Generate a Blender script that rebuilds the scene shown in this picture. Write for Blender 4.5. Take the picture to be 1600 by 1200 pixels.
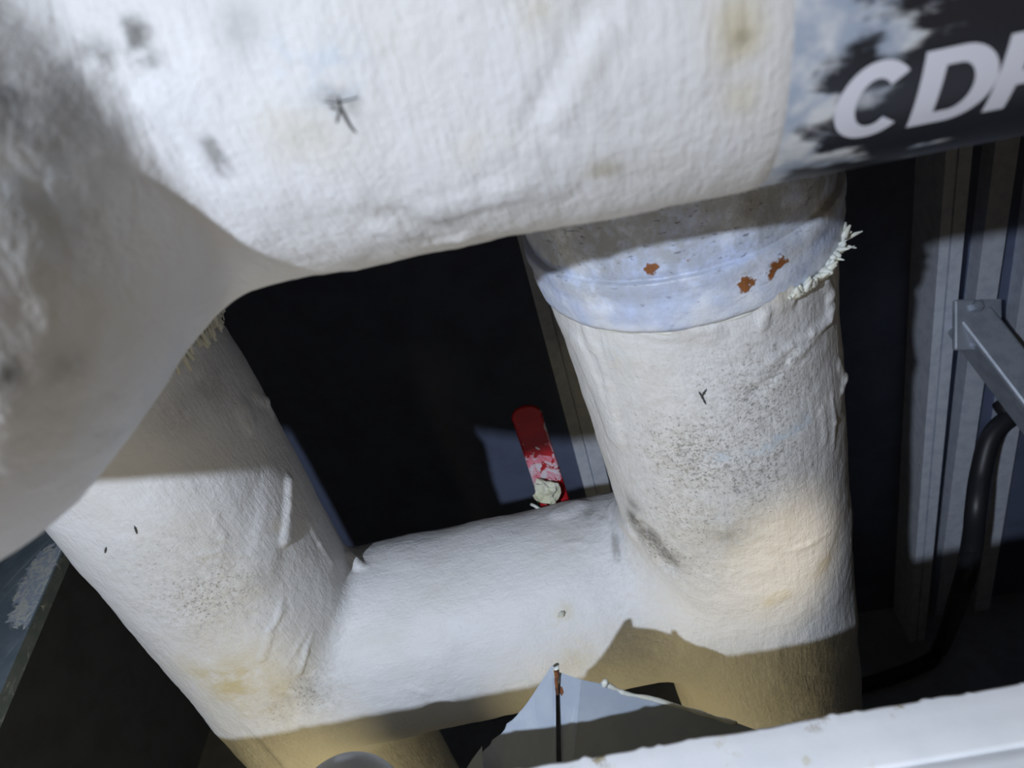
import bpy, bmesh, math, random
import numpy as np
from mathutils import Vector, Matrix
from mathutils.bvhtree import BVHTree

for o in list(bpy.data.objects):
    bpy.data.objects.remove(o)
scene = bpy.context.scene
COL = scene.collection
random.seed(4)
RNG = np.random.RandomState(7)

# ---------------------------------------------------------------- camera, world, lights
F = 1186.0                                   # focal length in pixels of the 1600x1200 frame
CAM = np.array([0.0, 0.0, 1.45])             # camera 1.45 m above the shaft floor
def unit(a):
    a = np.asarray(a, float)
    return a / np.linalg.norm(a)
AX = unit((1.0, -0.168, -0.14))               # world X seen from the camera (x right, y down, z forward)
_v = unit((580.0, 1500.0, 1186.0))           # plumb direction, from the vanishing point of the risers
DN = unit(_v - AX * (_v @ AX))
WZ = -DN
WY = np.cross(WZ, AX)
WB = np.array([AX, WY, WZ])                  # camera vector -> world vector

def cv(p):
    return WB @ np.asarray(p, float)
def cw(p):
    return CAM + cv(p)
def px(x, y, z):
    """pixel + distance along the optical axis (metres) -> world point"""
    return cw(((x - 800) / F * z, (y - 600) / F * z, z))

cam_d = bpy.data.cameras.new('camera')
cam = bpy.data.objects.new('camera', cam_d)
COL.objects.link(cam)
cam_d.sensor_width = 36.0
cam_d.lens = F / 1600.0 * 36.0
cam_d.clip_start = 0.01
cam_d.dof.use_dof = True
cam_d.dof.focus_distance = 0.62
cam_d.dof.aperture_fstop = 9.0
R3 = Matrix((cv((1, 0, 0)), cv((0, -1, 0)), cv((0, 0, -1)))).transposed()
cam.matrix_world = Matrix.Translation(Vector(CAM)) @ R3.to_4x4()
scene.camera = cam

world = bpy.data.worlds.new('room_light')
scene.world = world
world.use_nodes = True
bg = world.node_tree.nodes['Background']
bg.inputs[0].default_value = (1.0, 0.79, 0.50, 1)
bg.inputs[1].default_value = 0.23

def lamp(name, kind, loc, power, col, radius, target=None, angle=None, blend=0.3):
    d = bpy.data.lights.new(name, kind)
    o = bpy.data.objects.new(name, d)
    COL.objects.link(o)
    o.location = Vector(loc)
    d.energy = power
    d.color = col
    d.shadow_soft_size = radius
    if target is not None:
        o.rotation_euler = (Vector(target) - Vector(loc)).to_track_quat('-Z', 'Y').to_euler()
    if angle:
        d.spot_size = math.radians(angle)
        d.spot_blend = blend
    return o
# the torch held up behind the camera's left side
lamp('torch', 'SPOT', cw((-0.44, 0.05, -0.55)), 53, (0.76, 0.85, 1.0), 0.011, px(950, 1130, 0.70), 72, 1.0)
# warm lamp of the room below; narrow spot added for the riser's warm patch
lamp('warm_lamp_below', 'POINT', cw((-0.05, 0.63, 0.62)), 2.3, (1.0, 0.80, 0.38), 0.04)
lamp('warm_patch_spot', 'SPOT', cw((0.30, -0.15, -0.5)), 34.0, (1.0, 0.80, 0.50), 0.02, px(1180, 885, 0.64), 6.6, 1.0)

vs = scene.view_settings
vs.view_transform = 'Standard'
vs.look = 'None'
vs.exposure = 0.0
vs.gamma = 1.0
vs.use_curve_mapping = False

# ---------------------------------------------------------------- helpers
def tag(o, label=None, cat=None, group=None, kind=None):
    if label: o['label'] = label
    if cat: o['category'] = cat
    if group: o['group'] = group
    if kind: o['kind'] = kind
    return o

def empty(name, loc, label, cat, group=None):
    o = bpy.data.objects.new(name, None)
    o.empty_display_size = 0.05
    o.location = Vector(loc)
    COL.objects.link(o)
    return tag(o, label, cat, group)

def mesh_obj(name, V, Fc, mat, parent=None, smooth=True, attrs=None, root=None, normals=None):
    """V are world points; they are stored relative to the root thing's base"""
    V = np.asarray(V, float)
    base = np.zeros(3)
    if parent is not None:
        r = parent
        while r.parent is not None:
            r = r.parent
        base = np.array(r.location)
    elif root is not None:
        base = np.asarray(root, float)
    me = bpy.data.meshes.new(name)
    me.from_pydata((V - base).tolist(), [], [tuple(int(i) for i in f) for f in Fc])
    me.update()
    if smooth:
        me.polygons.foreach_set('use_smooth', [True] * len(me.polygons))
    if attrs:
        for k, a in attrs.items():
            at = me.attributes.new(k, 'FLOAT', 'POINT')
            at.data.foreach_set('value', np.asarray(a, np.float32))
    if normals is not None:
        me.normals_split_custom_set_from_vertices([Vector(n) for n in normals])
    me.materials.append(mat)
    o = bpy.data.objects.new(name, me)
    COL.objects.link(o)
    if parent is not None:
        o.parent = parent
        if parent.type != 'EMPTY':
            pass
    else:
        o.location = Vector(base)
    return o

# ---- vectorised gradient noise
_P = RNG.permutation(256); _P = np.concatenate([_P, _P, _P])
_G = RNG.normal(size=(256, 3)); _G /= np.linalg.norm(_G, axis=1)[:, None]
def noise(p):
    p = np.asarray(p, float)
    i = np.floor(p).astype(int); f = p - i
    i &= 255
    u = f * f * f * (f * (f * 6 - 15) + 10)
    r = 0
    for dx in (0, 1):
        wx = u[:, 0] if dx else 1 - u[:, 0]
        for dy in (0, 1):
            wy = u[:, 1] if dy else 1 - u[:, 1]
            for dz in (0, 1):
                wz = u[:, 2] if dz else 1 - u[:, 2]
                h = _P[_P[_P[(i[:, 0] + dx) & 255] + ((i[:, 1] + dy) & 255)] + ((i[:, 2] + dz) & 255)]
                g = _G[h]
                r = r + wx * wy * wz * ((f[:, 0] - dx) * g[:, 0] + (f[:, 1] - dy) * g[:, 1] + (f[:, 2] - dz) * g[:, 2])
    return r * 1.6
def fbm(p, s, oct=3):
    a, r = 1.0, 0
    for k in range(oct):
        r = r + a * noise(p * s + 17.3 * k); a *= 0.5; s *= 2.03
    return r

# ---- distance fields and surface nets
def seg_coord(p, a, b):
    d = b - a
    L = np.linalg.norm(d); d = d / L
    t = (p - a) @ d
    q = p - a - np.outer(t, d)
    return t, np.linalg.norm(q, axis=1), L
def sd_pipe(p, a, b, r):
    t, q, L = seg_coord(p, a, b)
    R = r(t) if callable(r) else r
    return np.maximum(q - R, np.maximum(-t, t - L))
def sd_capsule(p, a, b, r):
    d = b - a
    t = np.clip((p - a) @ d / (d @ d), 0, 1)
    return np.linalg.norm(p - a - np.outer(t, d), axis=1) - r
def smin(a, b, k):
    h = np.maximum(k - np.abs(a - b), 0) / k
    return np.minimum(a, b) - h * h * k * 0.25

def surface_nets(f, lo, hi, h):
    n = np.ceil((np.array(hi) - lo) / h).astype(int) + 1
    xs = [lo[k] + h * np.arange(n[k]) for k in range(3)]
    S = np.empty(tuple(n), np.float32)
    yy, zz = np.meshgrid(xs[1], xs[2], indexing='ij')
    yz = np.stack([yy.ravel(), zz.ravel()], 1)
    step = max(1, int(400000 / len(yz)))
    for i0 in range(0, n[0], step):
        xi = xs[0][i0:i0 + step]
        P = np.concatenate([np.repeat(xi, len(yz))[:, None], np.tile(yz, (len(xi), 1))], 1)
        S[i0:i0 + step] = f(P).reshape(len(xi), n[1], n[2])
    neg = S < 0
    cnt = np.zeros(tuple(n - 1), np.int8)
    cor = [(a, b, c) for a in (0, 1) for b in (0, 1) for c in (0, 1)]
    for a, b, c in cor:
        cnt += neg[a:n[0] - 1 + a, b:n[1] - 1 + b, c:n[2] - 1 + c]
    act = np.argwhere((cnt > 0) & (cnt < 8))
    idx = -np.ones(tuple(n - 1), np.int64)
    idx[act[:, 0], act[:, 1], act[:, 2]] = np.arange(len(act))
    acc = np.zeros((len(act), 3)); w = np.zeros(len(act))
    for a in cor:
        for k in range(3):
            if a[k]: continue
            b = list(a); b[k] = 1
            va = S[act[:, 0] + a[0], act[:, 1] + a[1], act[:, 2] + a[2]]
            vb = S[act[:, 0] + b[0], act[:, 1] + b[1], act[:, 2] + b[2]]
            m = (va < 0) != (vb < 0)
            t = np.where(m, va / np.where(m, va - vb, 1), 0)
            q = np.tile(np.array(a, float), (len(act), 1)); q[:, k] += t
            acc[m] += q[m]; w[m] += 1
    V = np.array(lo) + (act + acc / w[:, None]) * h
    Q = []
    for k in range(3):
        sl0 = [slice(None)] * 3; sl1 = [slice(None)] * 3
        sl0[k] = slice(0, n[k] - 1); sl1[k] = slice(1, n[k])
        ch = neg[tuple(sl0)] != neg[tuple(sl1)]
        E = np.argwhere(ch)
        i, j = (k + 1) % 3, (k + 2) % 3
        ok = (E[:, i] > 0) & (E[:, j] > 0) & (E[:, i] < n[i] - 1) & (E[:, j] < n[j] - 1)
        E = E[ok]
        def cell(di, dj):
            c = E.copy(); c[:, i] += di; c[:, j] += dj
            return idx[c[:, 0], c[:, 1], c[:, 2]]
        q = np.stack([cell(-1, -1), cell(0, -1), cell(0, 0), cell(-1, 0)], 1)
        fl = ~neg[E[:, 0], E[:, 1], E[:, 2]]
        q[fl] = q[fl][:, ::-1]
        Q.append(q)
    Q = np.concatenate(Q)
    return V, Q

def grad(f, V, e=0.0008):
    g = np.stack([f(V + np.eye(3)[k] * e) - f(V - np.eye(3)[k] * e) for k in range(3)], 1)
    return g / (np.linalg.norm(g, axis=1)[:, None] + 1e-12)
def polish(f, V, it=2):
    for _ in range(it):
        V = V - np.clip(f(V), -0.004, 0.004)[:, None] * grad(f, V)
    return V
def vnormals(V, Q):
    n = np.zeros_like(V)
    c = np.cross(V[Q[:, 2]] - V[Q[:, 0]], V[Q[:, 3]] - V[Q[:, 1]])
    for k in range(4):
        np.add.at(n, Q[:, k], c)
    return n / (np.linalg.norm(n, axis=1)[:, None] + 1e-12)

def split_mesh(V, Q, sel):
    q = Q[sel]
    u, inv = np.unique(q, return_inverse=True)
    return u, inv.reshape(q.shape)

def frame(d, ref=(0, 0, 1)):
    d = unit(d); r = np.array(ref, float)
    if abs(d @ r) > 0.95: r = np.array([1.0, 0, 0])
    e1 = unit(r - d * (r @ d)); e2 = np.cross(d, e1)
    return d, e1, e2

def lathe(a, d, prof, seg=96, amp=0.0, s=60, close=True):
    """surface of revolution about the axis a + t*d; prof = [(t, r)...]"""
    d, e1, e2 = frame(d)
    th = np.arange(seg) * 2 * np.pi / seg
    ring = np.outer(np.cos(th), e1) + np.outer(np.sin(th), e2)
    V = np.concatenate([a + d * t + ring * r for t, r in prof])
    if amp:
        rad = np.tile(ring, (len(prof), 1))
        V = V + rad * (fbm(V, s, 3) * amp)[:, None]
    Fc = []
    for i in range(len(prof) - 1):
        for j in range(seg):
            k = (j + 1) % seg
            Fc.append((i * seg + j, i * seg + k, (i + 1) * seg + k, (i + 1) * seg + j))
    if close:
        Fc.append(tuple(range(seg))[::-1])
        Fc.append(tuple(range((len(prof) - 1) * seg, len(prof) * seg)))
    return V, Fc

def tube(pts, r, seg=16, caps=True):
    pts = np.asarray(pts, float)
    n = len(pts)
    V, Fc = [], []
    t0 = unit(pts[1] - pts[0])
    _, e1, e2 = frame(t0)
    for i in range(n):
        t = unit(pts[min(i + 1, n - 1)] - pts[max(i - 1, 0)])
        e1 = unit(e1 - t * (e1 @ t)); e2 = np.cross(t, e1)
        rr = r[i] if hasattr(r, '__len__') else r
        for j in range(seg):
            a = 2 * math.pi * j / seg
            V.append(pts[i] + rr * (math.cos(a) * e1 + math.sin(a) * e2))
    for i in range(n - 1):
        for j in range(seg):
            k = (j + 1) % seg
            Fc.append((i * seg + j, i * seg + k, (i + 1) * seg + k, (i + 1) * seg + j))
    if caps:
        Fc.append(tuple(range(seg))[::-1]); Fc.append(tuple(range((n - 1) * seg, n * seg)))
    return np.array(V), Fc

def spline(P, n=40):
    P = np.asarray(P, float)
    Q = np.vstack([2 * P[0] - P[1], P, 2 * P[-1] - P[-2]])
    out = []
    m = len(P) - 1
    for i in range(m):
        p0, p1, p2, p3 = Q[i:i + 4]
        for t in np.linspace(0, 1, max(2, n // m), endpoint=(i == m - 1)):
            out.append(0.5 * (2 * p1 + (p2 - p0) * t + (2 * p0 - 5 * p1 + 4 * p2 - p3) * t * t + (3 * p1 - p0 - 3 * p2 + p3) * t ** 3))
    return np.array(out)

def box(c, ax, half):
    """oriented box: centre, three unit axes, half sizes"""
    V = [np.asarray(c) + sx * half[0] * ax[0] + sy * half[1] * ax[1] + sz * half[2] * ax[2]
         for sx in (-1, 1) for sy in (-1, 1) for sz in (-1, 1)]
    Fc = [(0, 1, 3, 2), (4, 6, 7, 5), (0, 4, 5, 1), (2, 3, 7, 6), (0, 2, 6, 4), (1, 5, 7, 3)]
    return np.array(V), Fc

def join(parts):
    V, Fc, n = [], [], 0
    for v, f in parts:
        V.append(v); Fc += [tuple(i + n for i in q) for q in f]; n += len(v)
    return np.concatenate(V), Fc

def bevel(o, w, seg=2):
    m = o.modifiers.new('bevel', 'BEVEL'); m.width = w; m.segments = seg; m.limit_method = 'ANGLE'
    return o

def sheet(poly, thick, nrm=None):
    """flat polygon of world points given a thickness"""
    P = np.asarray(poly, float)
    if nrm is None:
        nrm = unit(np.cross(P[1] - P[0], P[2] - P[0]))
    n = len(P)
    V = np.concatenate([P, P + nrm * thick])
    Fc = [tuple(range(n))[::-1], tuple(range(n, 2 * n))]
    for i in range(n):
        j = (i + 1) % n
        Fc.append((i, j, n + j, n + i))
    return V, Fc

# ---------------------------------------------------------------- materials
class NT:
    def __init__(self, name):
        self.m = bpy.data.materials.new(name); self.m.use_nodes = True
        self.t = self.m.node_tree
        self.b = self.t.nodes['Principled BSDF']
        self.co = self.n('ShaderNodeTexCoord').outputs['Object']
    def n(self, kind, **kw):
        x = self.t.nodes.new(kind)
        for k, v in kw.items(): setattr(x, k, v)
        return x
    def link(self, a, b): self.t.links.new(a, b)
    def put(self, sock, v):
        if hasattr(v, 'links'): self.link(v, sock)
        elif isinstance(v, (tuple, list)) and len(v) == 3 and len(sock.default_value) == 4: sock.default_value = (*v, 1)
        else: sock.default_value = v
    def noise(self, scale, detail=4, rough=0.6, vec=None, dist=0.0, lac=2.0):
        x = self.n('ShaderNodeTexNoise')
        self.put(x.inputs['Vector'], vec or self.co)
        x.inputs['Scale'].default_value = scale; x.inputs['Detail'].default_value = detail
        x.inputs['Roughness'].default_value = rough; x.inputs['Distortion'].default_value = dist
        return x.outputs['Fac']
    def voro(self, scale, vec=None, feature='F1'):
        x = self.n('ShaderNodeTexVoronoi', feature=feature)
        self.put(x.inputs['Vector'], vec or self.co); x.inputs['Scale'].default_value = scale
        return x.outputs['Distance']
    def math(self, op, a, b=0.0, c=None):
        x = self.n('ShaderNodeMath', operation=op)
        self.put(x.inputs[0], a); self.put(x.inputs[1], b)
        if c is not None: self.put(x.inputs[2], c)
        return x.outputs[0]
    def ramp(self, v, lo, hi):
        x = self.n('ShaderNodeMapRange', interpolation_type='SMOOTHSTEP')
        self.put(x.inputs[0], v); self.put(x.inputs[1], lo); self.put(x.inputs[2], hi)
        return x.outputs[0]
    def mix(self, f, a, b):
        x = self.n('ShaderNodeMix', data_type='RGBA')
        self.put(x.inputs[0], f); self.put(x.inputs[6], a); self.put(x.inputs[7], b)
        return x.outputs[2]
    def attr(self, name):
        return self.n('ShaderNodeAttribute', attribute_name=name).outputs['Fac']
    def stretch(self, axis, k):
        """coordinates stretched k times along an axis (object space)"""
        d = self.n('ShaderNodeVectorMath', operation='DOT_PRODUCT')
        self.link(self.co, d.inputs[0]); d.inputs[1].default_value = tuple(axis)
        s = self.n('ShaderNodeVectorMath', operation='SCALE')
        s.inputs[0].default_value = tuple(np.asarray(axis) * (k - 1)); self.link(d.outputs['Value'], s.inputs['Scale'])
        a = self.n('ShaderNodeVectorMath', operation='ADD')
        self.link(self.co, a.inputs[0]); self.link(s.outputs[0], a.inputs[1])
        return a.outputs[0]
    def bump(self, h, dist, strength=1.0, prev=None):
        x = self.n('ShaderNodeBump')
        x.inputs['Strength'].default_value = strength; x.inputs['Distance'].default_value = dist
        self.put(x.inputs['Height'], h)
        if prev is not None: self.link(prev, x.inputs['Normal'])
        return x.outputs[0]
    def done(self, col, rough=0.6, metal=0.0, normal=None, spec=0.5):
        self.put(self.b.inputs['Base Color'], col)
        self.put(self.b.inputs['Roughness'], rough)
        self.b.inputs['Metallic'].default_value = metal
        self.b.inputs['Specular IOR Level'].default_value = spec
        if normal is not None: self.link(normal, self.b.inputs['Normal'])
        return self.m

def mat_mastic(name, axis, streak=7.0, base=(0.69, 0.692, 0.70), sscale=42, sdist=0.0016):
    """white brushed mastic over lagging; painted masks only say where grime of its own shape sits"""
    t = NT(name)
    big = t.noise(9, 4, 0.6)
    col = t.mix(t.ramp(big, 0.42, 0.75), base, (0.64, 0.63, 0.605))
    col = t.mix(t.math('MULTIPLY', t.ramp(t.noise(26, 3, 0.6), 0.52, 0.75), 0.35), col, (0.74, 0.76, 0.80))
    # yellowed patches
    y = t.math('MULTIPLY', t.attr('yellow'), t.ramp(t.noise(38, 4, 0.65), 0.30, 0.62))
    col = t.mix(y, col, (0.56, 0.49, 0.31))
    # brown-grey smudges
    g = t.math('MULTIPLY', t.attr('smudge'), t.ramp(t.noise(60, 5, 0.7), 0.30, 0.56))
    col = t.mix(g, col, (0.11, 0.105, 0.095))
    # mould speckle
    sp = t.noise(420, 3, 0.75)
    md = t.attr('mould')
    thr = t.math('SUBTRACT', 0.74, t.math('MULTIPLY', md, 0.27))
    fac = t.math('MULTIPLY', t.ramp(t.math('SUBTRACT', sp, thr), 0.0, 0.07), t.ramp(md, 0.0, 0.15))
    tint = t.math('MULTIPLY', md, t.ramp(t.noise(170, 6, 0.8), 0.40, 0.66))
    col = t.mix(t.math('MULTIPLY', tint, 0.55), col, (0.24, 0.22, 0.19))
    col = t.mix(t.math('MULTIPLY', fac, 0.55), col, (0.085, 0.08, 0.07))
    # bluish scrapes
    s = t.math('MULTIPLY', t.attr('scrape'), t.ramp(t.noise(140, 4, 0.7), 0.42, 0.60))
    col = t.mix(s, col, (0.55, 0.61, 0.68))
    # sparse pinholes everywhere
    ph = t.ramp(t.voro(95), 0.055, 0.03)
    ph = t.math('MULTIPLY', ph, t.ramp(t.noise(14, 2), 0.58, 0.64))
    col = t.mix(t.math('MULTIPLY', ph, 0.6), col, (0.12, 0.11, 0.10))
    vec = t.stretch(axis, streak)
    h1 = t.noise(sscale, 4, 0.6, vec=vec, dist=0.5)
    h2 = t.noise(300, 3, 0.6)
    nb = t.bump(h1, sdist, 0.6)
    h3 = t.noise(110, 4, 0.6, dist=0.8)
    nb = t.bump(h3, 0.0016, 0.45, nb)
    nb = t.bump(h2, 0.0008, 0.6, nb)
    return t.done(col, t.math('ADD', 0.42, t.math('MULTIPLY', h1, 0.25)), 0, nb, 0.45)

def mat_plain(name, col, rough=0.5, metal=0.0, col2=None, scale=30, bump=0.0, bscale=200, spec=0.5, lo=0.4, hi=0.65):
    t = NT(name)
    c = col
    if col2: c = t.mix(t.ramp(t.noise(scale, 5, 0.65), lo, hi), col, col2)
    nb = t.bump(t.noise(bscale, 3), bump, 0.6) if bump else None
    return t.done(c, rough, metal, nb, spec)

def mat_smeared(name, base, paint, amount_attr='smear', axis=(1, 0, 0), spec=0.5, rough=0.35):
    """dark print with thick white paint dragged over it where the 'smear' mask says"""
    t = NT(name)
    vec = t.stretch(axis, 2.6)
    nz = t.math('ADD', t.math('MULTIPLY', t.noise(34, 5, 0.62, vec=vec, dist=0.8), 0.75), t.math('MULTIPLY', t.noise(120, 3, 0.6, vec=vec), 0.25))
    a = t.attr(amount_attr)
    thr = t.math('SUBTRACT', 0.86, t.math('MULTIPLY', a, 0.62))
    f = t.ramp(t.math('SUBTRACT', nz, thr), -0.02, 0.16)
    veil = t.mix(t.ramp(t.noise(60, 4, 0.6), 0.4, 0.65), (0.34, 0.40, 0.50), paint)
    col = t.mix(f, base, veil)
    nb = t.bump(f, 0.0006, 0.6)
    return t.done(col, rough, 0, nb, spec)

M = {}
M['collar'] = None
M['steel'] = mat_plain('galvanised_steel', (0.46, 0.50, 0.57), 0.38, 0.35, (0.36, 0.40, 0.47), 40)
M['stud'] = mat_plain('stud_steel', (0.78, 0.82, 0.90), 0.45, 0.15, (0.66, 0.70, 0.80), 60)
M['wall'] = mat_plain('shaft_board', (0.12, 0.145, 0.225), 0.8, 0, (0.10, 0.12, 0.19), 12, 0.0004, 150)
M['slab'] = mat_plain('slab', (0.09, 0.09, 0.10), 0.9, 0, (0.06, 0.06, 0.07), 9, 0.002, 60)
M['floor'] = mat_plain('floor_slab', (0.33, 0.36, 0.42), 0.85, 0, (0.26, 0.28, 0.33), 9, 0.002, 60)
M['black'] = mat_plain('black_rubber', (0.02, 0.02, 0.024), 0.45)
M['dark_pipe'] = mat_plain('dark_pipe', (0.03, 0.03, 0.04), 0.5, 0, (0.06, 0.06, 0.07), 90)
M['fibre'] = mat_plain('glass_cloth_fibre', (0.62, 0.60, 0.50), 0.8)
M['sealant'] = mat_plain('sealant', (0.66, 0.68, 0.64), 0.45, 0, (0.60, 0.60, 0.50), 90, 0.0006, 400)

# ---------------------------------------------------------------- setting: the service shaft
YB, XL, XR, ZT, ZF, YF = 0.93, -1.0, 1.25, 2.05, 0.0, 0.10
def slab(name, lo, hi, mat):
    lo, hi = np.array(lo, float), np.array(hi, float)
    V, Fc = box((lo + hi) / 2, np.eye(3), (hi - lo) / 2)
    o = mesh_obj(name, V, Fc, mat, smooth=False)
    o['kind'] = 'structure'
    return o
wall_back = slab('wall_back', (XL, YB, ZF), (XR, YB + 0.1, ZT), M['wall'])
tag(wall_back, 'grey-blue board wall at the back of the shaft behind the risers', 'wall')
tag(slab('wall_left', (XL - 0.1, -0.4, ZF), (XL, YB + 0.1, ZT), M['wall']), 'dark shaft side wall beside the tray', 'wall')
tag(slab('wall_right', (XR, -0.4, ZF), (XR + 0.1, YB + 0.1, ZT), M['wall']), 'dark shaft side wall beside the studs', 'wall')
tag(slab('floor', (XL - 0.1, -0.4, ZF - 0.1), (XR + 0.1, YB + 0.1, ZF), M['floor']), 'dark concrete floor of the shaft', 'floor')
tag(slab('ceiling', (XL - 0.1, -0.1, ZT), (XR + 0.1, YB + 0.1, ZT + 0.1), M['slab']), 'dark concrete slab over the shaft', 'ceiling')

OX0, OX1, OZ0, OZ1 = -0.64, 0.46, 1.02, 1.78          # access opening in the front wall
fw = join([box(((a_ + b_) / 2, 0.0, (c_ + d_) / 2), np.eye(3), ((b_ - a_) / 2, 0.04, (d_ - c_) / 2)) for a_, b_, c_, d_ in
           ((XL, OX0, 0, ZT), (OX1, XR, 0, ZT), (OX0, OX1, 0, OZ0), (OX0, OX1, OZ1, ZT))])
wf = mesh_obj('wall_front', fw[0], fw[1], M['wall'], smooth=False)
tag(wf, 'board wall around the access opening below the white sill', 'wall', kind='structure')

# ---------------------------------------------------------------- lagged main pipe (near) with its elbow
R1 = 0.092
d1 = AX                                             # runs along world X
_r = np.array([(1036 - 800) / F, (322 - 600) / F, 1.0])
_n = np.cross(d1, _r); _n = unit(_n); _n = -_n if _n[1] > 0 else _n
c1 = _r * 0.30 + R1 * _n                            # axis point in camera space
P1c = cw(c1); D1 = cv(d1)
U_LABEL = 0.0
def cyl_hit(x, y, C, D, R):
    r = cv(((x - 800) / F, (y - 600) / F, 1.0))
    o = CAM - C
    a = r - D * (r @ D); b = o - D * (o @ D)
    A, B, Cc = a @ a, 2 * a @ b, b @ b - R * R
    t = (-B - math.sqrt(max(B * B - 4 * A * Cc, 0))) / 2 / A
    return CAM + r * t
def cyl_uv(p, C, D):
    """axial distance and angle measured up from straight below the axis, on the camera's side"""
    u = (p - C) @ D
    q = p - C - u * D
    e_dn = unit(np.array([0, 0, -1.0]) - D * (-D[2]))
    e_fr = np.cross(D, e_dn)
    if e_fr[1] > 0: e_fr = -e_fr
    return u, math.atan2(q @ e_fr, q @ e_dn), e_dn, e_fr

# elbow: a length coming forward past the camera, then turning left
E1 = np.array([(340 - 800) / F, (490 - 600) / F, 1.0]) * 0.311
E2 = np.array([(110 - 800) / F, (744 - 600) / F, 1.0]) * 0.256
d2 = unit(E2 - E1)
R2 = 0.084
def off(E, d):
    n = unit(np.cross(d, E)); n = -n if n[0] > 0 else n
    return E + R2 * n
k1, k2 = off(E1, d2), off(E2, d2)
k0 = k1 - d2 * 0.10
k3 = k2 + unit((-1.0, 0.0, 0.10)) * 0.25
K0, K1, K2, K3 = cw(k0), cw(k1), cw(k2), cw(k3)
uL = cyl_uv(cyl_hit(1232, 150, P1c, D1, R1), P1c, D1)[0]      # where the lagging stops and the printed jacket shows
uE = cyl_uv(cyl_hit(420, 300, P1c, D1, R1), P1c, D1)[0]
A1, B1 = P1c + D1 * (uE - 0.30), P1c + D1 * (uL + 0.005)
def f_main(p):
    t_ = (p - B1) @ D1
    a = sd_pipe(p, A1, B1, R1 + 0.0007 - 0.0030 * np.clip((t_ + 0.010) / 0.010, 0, 1) ** 2)
    b = smin(sd_capsule(p, K0, K2, R2), sd_capsule(p, K2, K3, R2), 0.03)
    return smin(a, b, 0.008)
MAIN_BASE = P1c + D1 * (uE - 0.1) - np.array([0, 0, 0.0])
lo = np.minimum.reduce([A1, B1, K0, K2, K3]) - 0.115
hi = np.maximum.reduce([A1, B1, K0, K2, K3]) + 0.115
V, Q = surface_nets(f_main, lo, hi, 0.0028)
V = polish(f_main, V)
N = grad(f_main, V)
u = (V - P1c) @ D1
Vs = V + np.outer(u, D1) * 1.6
V = V + N * (fbm(V, 22, 3) * 0.0012 + fbm(Vs, 70, 2) * 0.0003)[:, None] * np.clip((uL - u) / 0.03, 0.05, 1)[:, None]
MAIN_BVH = BVHTree.FromPolygons(V.tolist(), Q.tolist())
def on(bvh, x, y):
    r = Vector(cv(((x - 800) / F, (y - 600) / F, 1.0)))
    h = bvh.ray_cast(Vector(CAM), r.normalized())
    return np.array(h[0]) if h[0] is not None else None
def blobs(V, bvh, L):
    """L = [(x, y, radius in m, strength) or (x0, y0, x1, y1, radius, strength)] -> mask per vertex"""
    a = np.zeros(len(V))
    for b in L:
        if len(b) == 4:
            c = on(bvh, b[0], b[1])
            if c is None: continue
            d = np.linalg.norm(V - c, axis=1) / b[2]; s = b[3]
        else:
            p, q = on(bvh, b[0], b[1]), on(bvh, b[2], b[3])
            if p is None or q is None: continue
            e = q - p
            t = np.clip((V - p) @ e / (e @ e), 0, 1)
            d = np.linalg.norm(V - p - np.outer(t, e), axis=1) / b[4]; s = b[5]
        a = np.maximum(a, s * np.exp(-d ** 4 * 0.7) if len(b) == 6 else s * np.exp(-d * d))
    return np.clip(a, 0, 1)
# press creases into the lagging: (x0,y0,x1,y1,radius,depth)
for b in [(930, 30, 850, 190, 0.006, -0.0016), (940, 50, 865, 190, 0.004, 0.0022), (690, 330, 800, 300, 0.006, 0.0012), (620, 340, 690, 370, 0.005, -0.0018), (600, 355, 720, 372, 0.004, 0.0015)]:
    V = V + N * (blobs(V, MAIN_BVH, [(*b[:4], b[4], 1.0)]) * b[5])[:, None]
attrs = {
    'yellow': blobs(V, MAIN_BVH, [(1155, 60, 0.008, 0.9), (1150, 25, 0.008, .7), (1165, 150, 0.008, .5), (830, 20, 0.006, .6), (945, 265, 0.006, .6), (470, 215, 0.012, .35), (760, 235, 0.008, .4), (100, 620, 0.03, .3), (150, 450, .03, .3), (1045, 255, .01, .3)]),
    'smudge': blobs(V, MAIN_BVH, [(10, 150, 0.007, 1), (20, 200, 0.005, .8), (155, 92, 0.006, .9), (110, 110, .005, .7), (215, 50, 215, 100, 0.0035, 1), (205, 40, 230, 90, .003, .9), (60, 200, .02, .5), (120, 170, .02, .5), (330, 225, 350, 270, 0.003, .7), (15, 585, .004, .9), (105, 580, .006, .4), (60, 300, .02, .4), (945, 265, .004, .6), (1158, 62, .003, .6), (690, 350, .012, .3), (510, 150, 545, 160, 0.003, .6), (370, 40, .008, .35)]),
    'mould': blobs(V, MAIN_BVH, [(620, 370, .02, .3), (520, 390, .02, .3)]),
    'scrape': blobs(V, MAIN_BVH, [(520, 110, .010, .8), (450, 90, .008, .5), (40, 270, .02, .4)]),
}
main_root = empty('lagged_main_pipe', MAIN_BASE, 'thick white lagged main pipe with black CDP label, branching down to both risers', 'pipe')
M['mastic_main'] = mat_mastic('mastic_main', D1, 6.0)
sel_el = (sd_capsule(V, K0, K3, R2) < sd_pipe(V, A1, B1, R1 + 0.0012)) | (sd_capsule(V, K0, K2, R2) < sd_pipe(V, A1, B1, R1 + 0.0012))
VN = vnormals(V, Q)
fe = sel_el[Q].sum(1) >= 2
for nm, s in (('pipe_lagging', ~fe), ('elbow_lagging', fe)):
    ui, q = split_mesh(V, Q, s)
    mesh_obj(nm, V[ui], q, M['mastic_main'], main_root, attrs={k: a[ui] for k, a in attrs.items()}, normals=VN[ui])

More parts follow.
